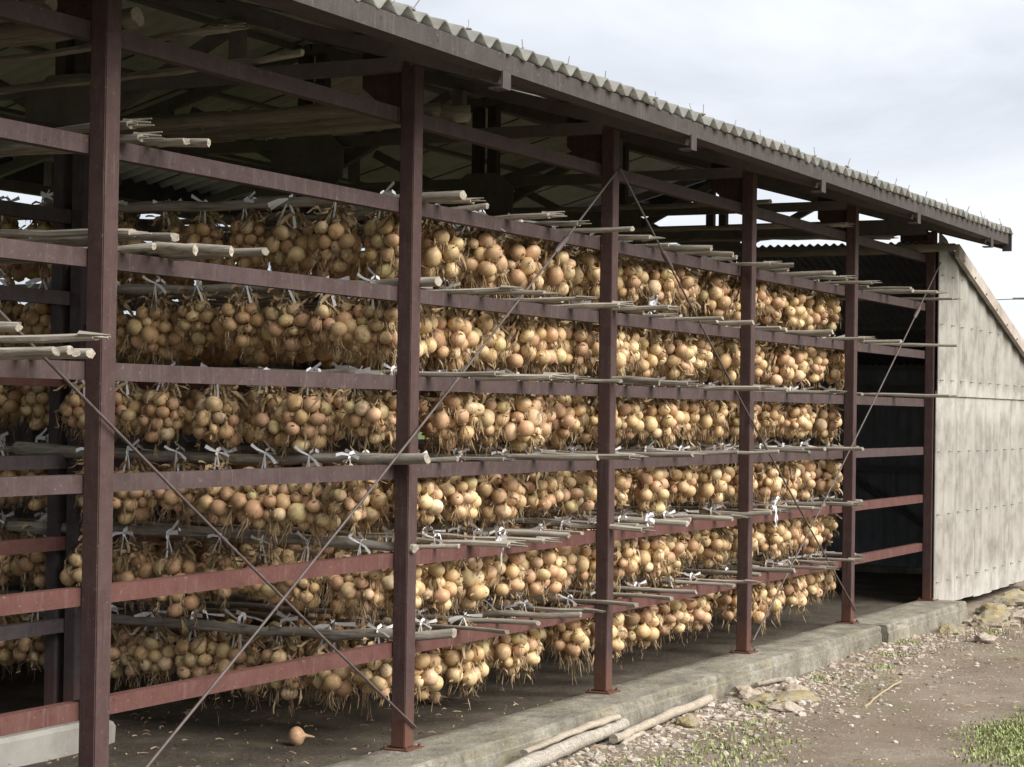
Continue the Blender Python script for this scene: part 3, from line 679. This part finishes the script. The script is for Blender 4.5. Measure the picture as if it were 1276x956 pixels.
for vi in range(8):
    rr = random.Random(100+vi); random.seed(500+vi); v = Variant()
    n = (24, 21, 23, 22, 27, 23, 24, 20)[vi]
    lx, ly, h = ((.18, .12, .24), (.17, .12, .22), (.17, .12, .2), (.18, .12, .23), (.20, .13, .22), (.175, .12, .24), (.195, .12, .22), (.15, .11, .26))[vi]
    v.on = []; lb = MB(); rb = MB(); tw = MB()
    for (p, r) in pack(vi*13+1, n, lx, ly, h):
        knot = Vector((p.x*.35, p.y*.25, -.065))
        d = (knot-p).normalized(); d = (d+Vector((rr.uniform(-.55, .55), rr.uniform(-.55, .55), rr.uniform(-.2, .35)))).normalized()
        if rr.random() < .08: d = Vector((rr.uniform(-1, 1), rr.uniform(-1, 1), rr.uniform(-.6, .3))).normalized()
        q = d.to_track_quat('Z', 'Y')
        sc_ = r/.045; v.on.append((p.copy(), (q @ Matrix.Rotation(rr.uniform(0, 6.28), 3, 'Z').to_quaternion()).to_euler(), (sc_*rr.uniform(.88, 1.1), sc_*rr.uniform(.88, 1.1), sc_*rr.uniform(.85, 1.07)), rr.randrange(6)))
        tip = p+d*r*1.7
        for k in range(rr.choice((1, 2, 2, 3))):        # loose flakes of papery skin
            u_ = Vector((rr.uniform(-1, 1), rr.uniform(-1, 1), rr.uniform(-1, .8))).normalized(); t_ = u_.cross(d); t_ = (t_.normalized() if t_.length > .1 else Vector((1, 0, 0)))
            c0 = p+u_*r*.99; lb.ribbon([c0, c0+t_*.009+u_*.003, c0+t_*.016+u_*.009-d*.004], rr.uniform(.007, .016), 0, rr.uniform(-.8, .8), up=d, taper=.5)
        for k in range(2): lb.ribbon(curl(tip-d*.02, knot+Vector((rr.uniform(-.02, .02), rr.uniform(-.02, .02), rr.uniform(0, .03))), 5, .016, rr), rr.uniform(.008, .017), 0, rr.uniform(-2.5, 2.5), taper=.8)
        for _q in range(2 if rr.random() < (.6 if vi in (1, 3, 6) else .35) else 0 if rr.random() < .4 else 1):
            e2 = tip+Vector((rr.uniform(-.06, .06), rr.uniform(-.06, .06), -rr.uniform(.04, .17)))
            lb.ribbon(curl(tip, e2, 6, .022, rr), rr.uniform(.008, .018), 0, rr.uniform(-4, 4))
        bot = p-d*r*.93; ln = (1.9 if vi == 0 else .9 if vi == 5 else 1.3)
        for k in range(7):
            e2 = bot-d*rr.uniform(.012, .03)*ln+Vector((rr.uniform(-.022, .022), rr.uniform(-.022, .022), -rr.uniform(.008, .052)*ln))
            rb.ribbon(curl(bot+Vector((rr.uniform(-.006, .006), rr.uniform(-.006, .006), 0)), e2, 3, .008, rr), rr.uniform(.0018, .0042), 0, 1, taper=.4)
        if rr.random() < .16:
            e2 = bot+Vector((rr.uniform(-.03, .03), rr.uniform(-.03, .03), -rr.uniform(.08, .2))); rb.ribbon(curl(bot, e2, 6, .014, rr), .0055, 0, 2)
    for k in range(52 if vi in (1, 3, 6) else 34):   # leaves gathered at the tie and falling over the shoulders
        a = rr.uniform(0, 6.28); k0 = Vector((rr.uniform(-.05, .05), rr.uniform(-.03, .03), -.05+rr.uniform(-.02, .02)))
        e2 = k0+Vector((math.cos(a)*rr.uniform(.05, .13), math.sin(a)*rr.uniform(.05, .13), rr.uniform(-.14, .015)))
        lb.ribbon(curl(k0, e2, 6, .028, rr), rr.uniform(.010, .028), 0, rr.uniform(-3.2, 3.2))
    if vi in (3, 7):
        for k in range(8):
            k0 = Vector((rr.uniform(-.12, -.06), rr.uniform(-.08, .08), -.14)); lb.ribbon(curl(k0, k0+Vector((rr.uniform(-.03, .03), 0, -rr.uniform(.1, .2))), 6, .02, rr), rr.uniform(.009, .018), 0, rr.uniform(-3, 3))
    # flat white twine: loop over the pole (pole runs along local Y), two legs, knot and loose tails
    def strap(a, b_, wd):
        a, b_ = Vector(a), Vector(b_); nrm = Vector((1, rr.uniform(-.4, .4), rr.uniform(-.3, .3))); d = (b_-a).normalized(); wv = d.cross(nrm)
        wv = (wv.normalized() if wv.length > .05 else Vector((0, 1, 0)))*wd*.5; m_ = (a+b_)*.5+Vector((rr.uniform(-.006, .006), rr.uniform(-.006, .006), rr.uniform(-.006, .008)))
        tw.add([a-wv*.5, a+wv*.5, m_+wv*.9, m_-wv*.9, b_+wv*1.15, b_-wv*1.15], [(0, 1, 2, 3), (3, 2, 4, 5)], 0, True)
    for sx in (-1, 1):
        y0 = rr.uniform(-.02, .02); sp_ = rr.uniform(.012, .05)
        for sg in (-1, 1): strap((sx*.036, y0, .012), (sx*(.03+rr.uniform(0, .02)), y0+sg*sp_, -.085-rr.uniform(0, .06)), rr.uniform(.008, .014))
        tw.ribbon([(sx*.038, y0, .0), (sx*.030, y0, .028), (0, y0, .038)], .018, 0, .2, Vector((0, 1, 0)), .9)
        for k in range(rr.choice((1, 2, 2))):
            a = rr.choice((0, 1))*math.pi+rr.uniform(-.9, .9); ln = rr.uniform(.05, .12); st = (sx*.040, y0, .018)
            strap(st, (sx*(.045+rr.uniform(0, .03)), y0+math.cos(a)*ln, .018+math.sin(a)*ln*.8), rr.uniform(.009, .022))
    tw.tube([(0, 0, -.078), (0, 0, -.058)], [.014, .012], 6)
    v.leaf = lb.mesh('dried_leaves', LEAF); v.root = rb.mesh('roots', ROOT); v.twine = tw.mesh('twine', TWINE)
    VAR.append(v)
random.seed(77)
def bunch(x, y, z, rotz, vi, label, group='onion bunches hung to dry', sc=1.0, tilt=(0, 0)):
    v = VAR[vi]; e_ = link('onion_bunch', None); e_.location = (x, y, z); e_.rotation_euler = (tilt[0], tilt[1], rotz); e_.scale = (sc, sc, sc)
    e_.empty_display_size = .05; tag(e_, label, 'onion bunch', group)
    for (p, eu, s, k) in v.on:
        o = link('onion', OM[k], e_, p, eu, s)
    link('dried_leaves', v.leaf, e_)['kind'] = 'stuff'
    link('root_tuft', v.root, e_)['kind'] = 'stuff'
    link('twine', v.twine, e_, rot=(0, 0, -rotz), sc=1.0 if 'leftmost' in label or 'behind' in label else .78)
    return e_
FAR = []
def zp(r, x): return RAILZ[r]+.020
first = {r: min(q[2] for q in LOADED if q[0] == r) for r in RN}
nb = 0
for (r, j, x, y) in LOADED:
    isfirst = abs(x-first[r]) < 1e-6
    if isfirst:
        yy, d = .27, 0
        while yy < 1.92:
            vi = random.randrange(8)
            bunch(x+U(-.015, .015), yy, zp(r, x)-(.03 if r == 3 else 0), math.pi/2+U(-.3, .3), vi, 'onion bunch %s, %s inward along leftmost pole, %s' % (WORD[vi], ORD[d], RN[r]), sc=U(.86, 1.10), tilt=(U(-.14, .14), U(-.14, .14)))
            yy += U(.23, .30); d += 1; nb += 1
    else:
        yy = U(.215, .26)
        for d in range(6):
            if d < 2:
                vi = random.randrange(8)
                pos = 'foremost' if d == 0 else 'second inward'
                bunch(x+U(-.06, .06), yy+U(-.01, .03), zp(r, x), U(-.45, .45)+(math.pi if random.random() < .5 else 0), vi, 'onion bunch %s, %s on %s pole, %s' % (WORD[vi], pos, ORD[j], RN[r]), sc=U(.96, 1.13), tilt=(U(-.14, .14), U(-.14, .14))); nb += 1
            else: FAR.append((x, yy, zp(r, x), random.randrange(8), U(0, 6.28)))
            yy += U(.26, .32)
# the second bay behind: its first pole carries visible bunches at the left edge of the picture
for r in RN:
    for q, x in enumerate((2.42, 2.86)):
        o = link('drying_pole', random.choice(PM['round'])); o.location = (x, 2.12-.16, RAILZ[r]+.03); o.rotation_euler = (0, 0, U(-.02, .02))
        o.location.y = 2.0
        tag(o, '%s inner pole hung with onions behind the inner post, level with the %s' % ('near' if q == 0 else 'farther', RN[r]), 'pole', 'poles in the back half of the shed')
        for d in range(2):
            vi = random.randrange(8); y = 2.26+.29*d
            bunch(x, y, RAILZ[r]+.058, math.pi/2+U(-.3, .3), vi, '%s onion bunch on the %s pole behind the inner post, %s' % ('nearer' if d == 0 else 'farther', 'near' if q == 0 else 'far', RN[r]), 'onion bunches behind the inner post'); nb += 1
        for d in range(2, 6): FAR.append((x, 2.26+.29*d, RAILZ[r]+.058, random.randrange(8), U(0, 6.28)))
    x = 3.3
    while x < 9.1:
        for d in range(6): FAR.append((x, 2.3+.28*d, RAILZ[r]+.05, random.randrange(8), U(0, 6.28)))
        x += .48
fm_ = MB(); ico = []
n = 8
ring = [(0, -1)] + [(math.sin(a), -math.cos(a)) for a in (math.pi*.25, math.pi*.5, math.pi*.75)] + [(0, 1)]
uv = [(0, 0, -1)] + [(rr_*math.cos(2*math.pi*k/n), rr_*math.sin(2*math.pi*k/n), zz) for (rr_, zz) in ring[1:4] for k in range(n)] + [(0, 0, 1)]
uf = [(0, 1+(k+1) % n, 1+k) for k in range(n)] + [(1+j*n+k, 1+j*n+(k+1) % n, 1+(j+1)*n+(k+1) % n, 1+(j+1)*n+k) for j in range(2) for k in range(n)] + [(1+2*n+k, 1+2*n+(k+1) % n, 1+3*n) for k in range(n)]
for (x, y, z, vi, a) in FAR:
    ca, sa = math.cos(a), math.sin(a)
    for (p, eu, s, k) in VAR[vi].on[:11]:
        c = Vector((x+p.x*ca-p.y*sa, y+p.x*sa+p.y*ca, z+p.z)); r = .045*s[0]
        fm_.add([(c.x+q[0]*r, c.y+q[1]*r, c.z+q[2]*r) for q in uv], uf, 0, True)
o = fm_.obj('hanging_onions', ONIONS, fix=False); tag(o, 'mass of hanging onions filling the shed behind the front bunches', 'onions', kind='stuff')
# loose onions on the floor
for (x, y, s, lab) in ((2.36, .63, 1.08, 'single brown onion lying on the dirt floor left of the second post'), (3.95, .75, .95, 'dim onion lying on the floor under the lowest bunches past the second post')):
    o = link('fallen_onion', OM[3], None, (x, y, -.035+.041*s), (0, 1.45, -1.1), s); tag(o, lab, 'onion')
# big white knotted twine hanging over the rail
def bigtwine(x, y, z, ln, seed, lab):
    rr = random.Random(seed); random.seed(seed); b = MB()
    for k in range(7):
        a = rr.uniform(0, 6.28); e2 = Vector((math.cos(a)*.06, -abs(math.sin(a))*.05, rr.uniform(-.03, .07))); b.ribbon(curl((0, 0, 0), e2, 5, .012, rr), .022, 0, rr.uniform(-2, 2), taper=1.0)
    for k in range(2): b.ribbon(curl((.01*k, -.02, 0), (.012*k-.01, -.025, -ln), 6, .008, rr), .010, 0, 1, taper=.9)
    b.tube([(0, 0, -.012), (0, 0, .012)], .014, 6)
    o = b.obj('twine_knot', TWINE); o.location = (x, y, z); tag(o, lab, 'twine')
bigtwine(3.12, -.06, .945, .16, 3, 'white twine knot with long tails hanging over the fifth rail, second bay')
bigtwine(5.12, -.02, .975, .05, 4, 'white folded twine knot on the fifth rail past the third post')
bigtwine(7.28, -.05, .975, .14, 5, 'large white twine bow tied on the fifth rail past the fourth post')
bigtwine(5.05, -.06, 2.245, .05, 6, 'white crumpled twine tuft on the second loaded rail past the third post')
random.seed(91)

# ------------------------------------------------------------------ things on the ground
b = MB(); n = 26
for i in range(n+1):
    x = -1.6+3.55*i/n; d = noise.noise(Vector((x*2, 0, 5)))*.012
    e_ = .035 if i in (0, n) else 0
    b.v += [(x, 1.37+d+e_, -.04), (x, 1.365+d+e_, .085-e_), (x, 1.385+d+e_, .105-e_), (x, 1.56+d, .10-e_), (x, 1.58+d, -.04)]
for i in range(n):
    for k in range(4): b.f.append((i*5+k, (i+1)*5+k, (i+1)*5+k+1, i*5+k+1)); b.m.append(0); b.sm.append(False)
b.f += [(0, 1, 2, 3, 4), tuple(n*5+q for q in (4, 3, 2, 1, 0))]; b.m += [0, 0]; b.sm += [False, False]
tag(b.obj('timber_beam', BEAMC), 'pale grey squared beam lying on the floor at lower left', 'beam')
def stick(name, p0, p1, r0, r1, m, lab, seed, squash=1.0, n=9, bend=.015):
    rr = random.Random(seed); b = MB(); p0, p1 = Vector(p0), Vector(p1); k = 12
    o0 = p0.copy()
    pts = [p0.lerp(p1, i/k)-o0+Vector((0, rr.uniform(-1, 1)*.006+bend*math.sin(math.pi*i/k), rr.uniform(-1, 1)*.004)) for i in range(k+1)]
    b.tube(pts, [(r0+(r1-r0)*i/k)*(1+rr.uniform(-.09, .09)) for i in range(k+1)], n, 0, 1, squash=squash)
    o = b.obj(name, [m, POLEEND]); o.location = o0; tag(o, lab, 'stick', 'sticks lying against the plinth'); return o
# coordinates: along the foot of the plinth
stick('fallen_pole', (2.5, -.425, -.105), (4.2, -.295, -.095), .045, .036, POLE, 'thick grey-brown pole lying along the plinth foot, nearest the viewer', 1)
stick('fallen_pole', (3.83, -.405, -.12), (5.5, -.285, -.115), .026, .028, BLEACH, 'long bleached pole lying on gravel, its tip pointing to the far end', 2)
stick('split_wood', (2.87, -.345, -.055), (4.07, -.31, -.035), .022, .034, BLEACH, 'pale splintered split pole leaning on the plinth above the thick pole', 3, .55, 7)
stick('short_stick', (3.8, -.46, -.14), (4.22, -.41, -.135), .016, .013, BLEACH, 'short broken stick by the near end of the long bleached pole', 4)
stick('short_stick', (6.35, -.285, -.125), (6.75, -.325, -.125), .015, .017, BLEACH, 'small white stick on the gravel near the fourth post', 5)
stick('short_stick', (6.0, -1.1, -.16), (7.3, -.95, -.16), .008, .007, DRYW, 'thin straight twig lying on the gravel away from the plinth', 6)
def rock_mesh(seed, m, sx, sy, sz, sub=2):
    bm = bmesh.new(); bmesh.ops.create_icosphere(bm, subdivisions=sub, radius=1)
    for v in bm.verts:
        k = 1+.40*noise.noise(v.co*1.5+Vector((seed*7.1, 0, 0)))+.20*noise.noise(v.co*3.6+Vector((0, seed*3.3, 0)))
        v.co = Vector((v.co.x*sx*k, v.co.y*sy*k, v.co.z*sz*k))
    me = bpy.data.meshes.new('rock'); bm.to_mesh(me); bm.free(); me.materials.append(m); return me
for k, (x, y, sx, sy, sz, m, lab) in enumerate([
    (6.05, -.62, .24, .13, .042, MOSSROCK, 'low orange mossy stone on the gravel right of the fourth post foot'),
    (5.7, -.56, .12, .08, .045, MOSSROCK, 'small orange mossy stone just left of the low mossy one'),
    (6.38, -.52, .10, .08, .045, ROCKM, 'grey pebble-like rock right of the low orange mossy stone'),
    (5.6, -.74, .11, .08, .04, ROCKM, 'pale flat rock in front of the orange mossy stones'),
    (4.75, -.44, .09, .06, .045, MOSSROCK, 'yellow-brown stone touching the long bleached pole'),
    (5.9, -.38, .13, .08, .06, ROCKM, 'tan rock at the plinth foot beyond the tip of the bleached pole'),
    (10.6, -.42, .26, .13, .06, MOSSROCK, 'broken concrete lump with orange moss at the plinth end'),
    (11.6, -.50, .26, .16, .065, MOSSROCK, 'yellow mossy flat stone at the corner of the pale lean-to'),
    (12.3, -.38, .26, .15, .08, MOSSROCK, 'brown mossy stone under the lean-to wall, left of the stone heap'),
    (13.3, -.36, .32, .18, .10, MOSSROCK, 'big yellow-brown stone under the lean-to wall near the right edge'),
    (14.3, -.40, .38, .22, .16, MOSSROCK, 'rightmost large stone at the foot of the lean-to wall'),
    (12.0, -.72, .22, .14, .08, ROCKM, 'grey stone in front of the lean-to corner'),
    (12.9, -.68, .25, .15, .09, ROCKM, 'whitish stone in the heap before the lean-to wall'),
    (10.0, -.85, .12, .08, .05, ROCKM, 'pale loose stone on the dirt before the plinth end')]):
    o = link('rock', rock_mesh(k, m, sx, sy, sz, 3), None, (x, y, gz(x, y)+sz*.25), (0, 0, U(-.3, .3))); tag(o, lab, 'rock', 'stones by the plinth and lean-to')
def scatter_stones(name, cnt, fx, mats, lab):
    b = MB(); base = []
    for s in range(10):
        me = rock_mesh(200+s, ROCKM, 1, U(.6, .95), U(.45, .7), 1); base.append(([v.co.copy() for v in me.vertices], [tuple(p.vertices) for p in me.polygons])); bpy.data.meshes.remove(me)
    for i in range(cnt):
        x, y, r = fx()
        vs, fs = random.choice(base); a = U(0, 6.28); ca, sa = math.cos(a), math.sin(a); z = gz(x, y)-r*.05
        b.add([(x+r*(v.x*ca-v.y*sa), y+r*(v.x*sa+v.y*ca), z+r*v.z) for v in vs], fs, 0, False)
    o = b.obj(name, mats, fix=False); tag(o, lab, 'gravel', kind='stuff')
def f_gr():
    while True:
        x = U(1.5, 13.5); y = -.25-abs(random.gauss(0, .34))
        if x < 7.2 or random.random() < .55: break
    r = min(.042, .0074*math.exp(random.gauss(.4, .55)))
    return x, y, r
scatter_stones('gravel', 5600, f_gr, ROCKM, 'grey and white gravel along the foot of the plinth')
def f_sp():
    return U(2, 16), -.4-abs(random.gauss(0, 1.5)), min(.03, .0045*math.exp(random.gauss(.4, .55)))
scatter_stones('loose_pebbles', 3600, f_sp, ROCKM, 'scattered pebbles on the brown dirt track')
def f_he():
    return U(11.5, 16), -.35-abs(random.gauss(0, .3)), min(.11, .03*math.exp(random.gauss(.2, .5)))
scatter_stones('stone_heap', 320, f_he, ROCKM, 'rubble stones heaped before the lean-to wall')
def blades(name, spots, m, hmin, hmax, wid, lab, cat, spread=1.0):
    b = MB()
    for (x, y, rad, cnt) in spots:
        for i in range(cnt):
            a = U(0, 6.28); q = rad*math.sqrt(random.random())*(.55+.6*random.random()); px, py = x+q*math.cos(a)*1.5, y+q*math.sin(a)
            if py > -.25: continue
            z = gz(px, py); h = U(hmin, hmax)*(1-.55*min(1, q/rad)); t = U(0, 6.28); lean = h*U(.25, .9)*spread
            dx, dy = math.cos(t), math.sin(t); wx, wy = -dy*wid*.5, dx*wid*.5
            b.add([(px-wx, py-wy, z-.005), (px+wx, py+wy, z-.005), (px+dx*lean*.4+wx*.8, py+dy*lean*.4+wy*.8, z+h*.65), (px+dx*lean*.4-wx*.8, py+dy*lean*.4-wy*.8, z+h*.65), (px+dx*lean, py+dy*lean, z+h)],
                  [(0, 1, 2, 3), (3, 2, 4)], 0, False)
    o = b.obj(name, m, fix=False); tag(o, lab, cat, kind='stuff')
gs = [(5.6, -2.2, .42, 2300), (4.9, -2.3, .36, 1300), (6.5, -2.3, .42, 1300), (7.4, -2.4, .4, 500), (3.75, -1.05, .38, 260), (4.3, -.95, .35, 240), (3.2, -.8, .3, 150), (4.9, -.8, .22, 90), (5.6, -.62, .16, 110), (7.2, -.45, .12, 90), (8.0, -.62, .12, 70), (8.7, -.5, .14, 90), (9.5, -.38, .12, 90), (10.8, -.75, .15, 80), (12.2, -1.2, .25, 160)]
blades('grass', gs, GRASS, .012, .042, .011, 'patches of low green grass on the dirt', 'grass')
ws = [(10.2, -.62, .28, 50), (10.8, -.85, .4, 60), (11.8, -.9, .4, 80), (9.2, -.6, .25, 25), (13, -.8, .4, 70)]
blades('dry_weeds', ws, DRYW, .04, .16, .006, 'dry brown weed stalks before the lean-to', 'weeds', 1.6)
b = MB()
for i in range(1500):     # bits of straw blown over the dirt
    x = U(2.5, 15); y = -.3-abs(random.gauss(0, .8)); a = U(0, 6.28); l = U(.01, .07); z = gz(x, y)+.006
    b.ribbon([(x, y, z), (x+math.cos(a)*l*.5, y+math.sin(a)*l*.5, z+U(0, .008)), (x+math.cos(a)*l, y+math.sin(a)*l, z)], U(.003, .008), 0, U(-1, 1))
for i in range(650):     # straw and leaf litter on the shed floor
    x = U(-1.5, 4.5); y = U(.15, 1.9); a = U(0, 6.28); l = U(.01, .05); z = -.022+U(0, .012)
    b.ribbon([(x, y, z), (x+math.cos(a)*l*.5, y+math.sin(a)*l*.5, z+U(0, .012)), (x+math.cos(a)*l, y+math.sin(a)*l, z)], U(.003, .009), 0, U(-1, 1))
tag(b.obj('straw_litter', LEAF, fix=False), 'dry leaf litter scattered on the shed floor and the dirt track', 'litter', kind='stuff')

# utility line far behind the lean-to
def upole(x, y, lab):
    b = MB(); b.tube([(0, 0, 0), (0, 0, 8.2)], [.15, .1], 8); o = b.obj('utility_pole', POLE); o.location = (x, y, -.2); tag(o, lab, 'utility pole', 'poles of the far power line')
    b = MB(); b.box(-.05, .05, -.8, .8, 7.7, 7.8); b.obj('crossarm', POLE, o)
upole(96, 18.0, 'far utility pole just beyond the right edge'); upole(86, 60, 'far utility pole hidden behind the shed')
b = MB(); b.tube([(96+(86-96)*t, 18+(60-18)*t, 7.55-.5*4*t*(1-t)) for t in [i/12 for i in range(13)]], .022, 5); tag(b.obj('power_line', WIREM), 'thin dark power line crossing the sky at right', 'power line')
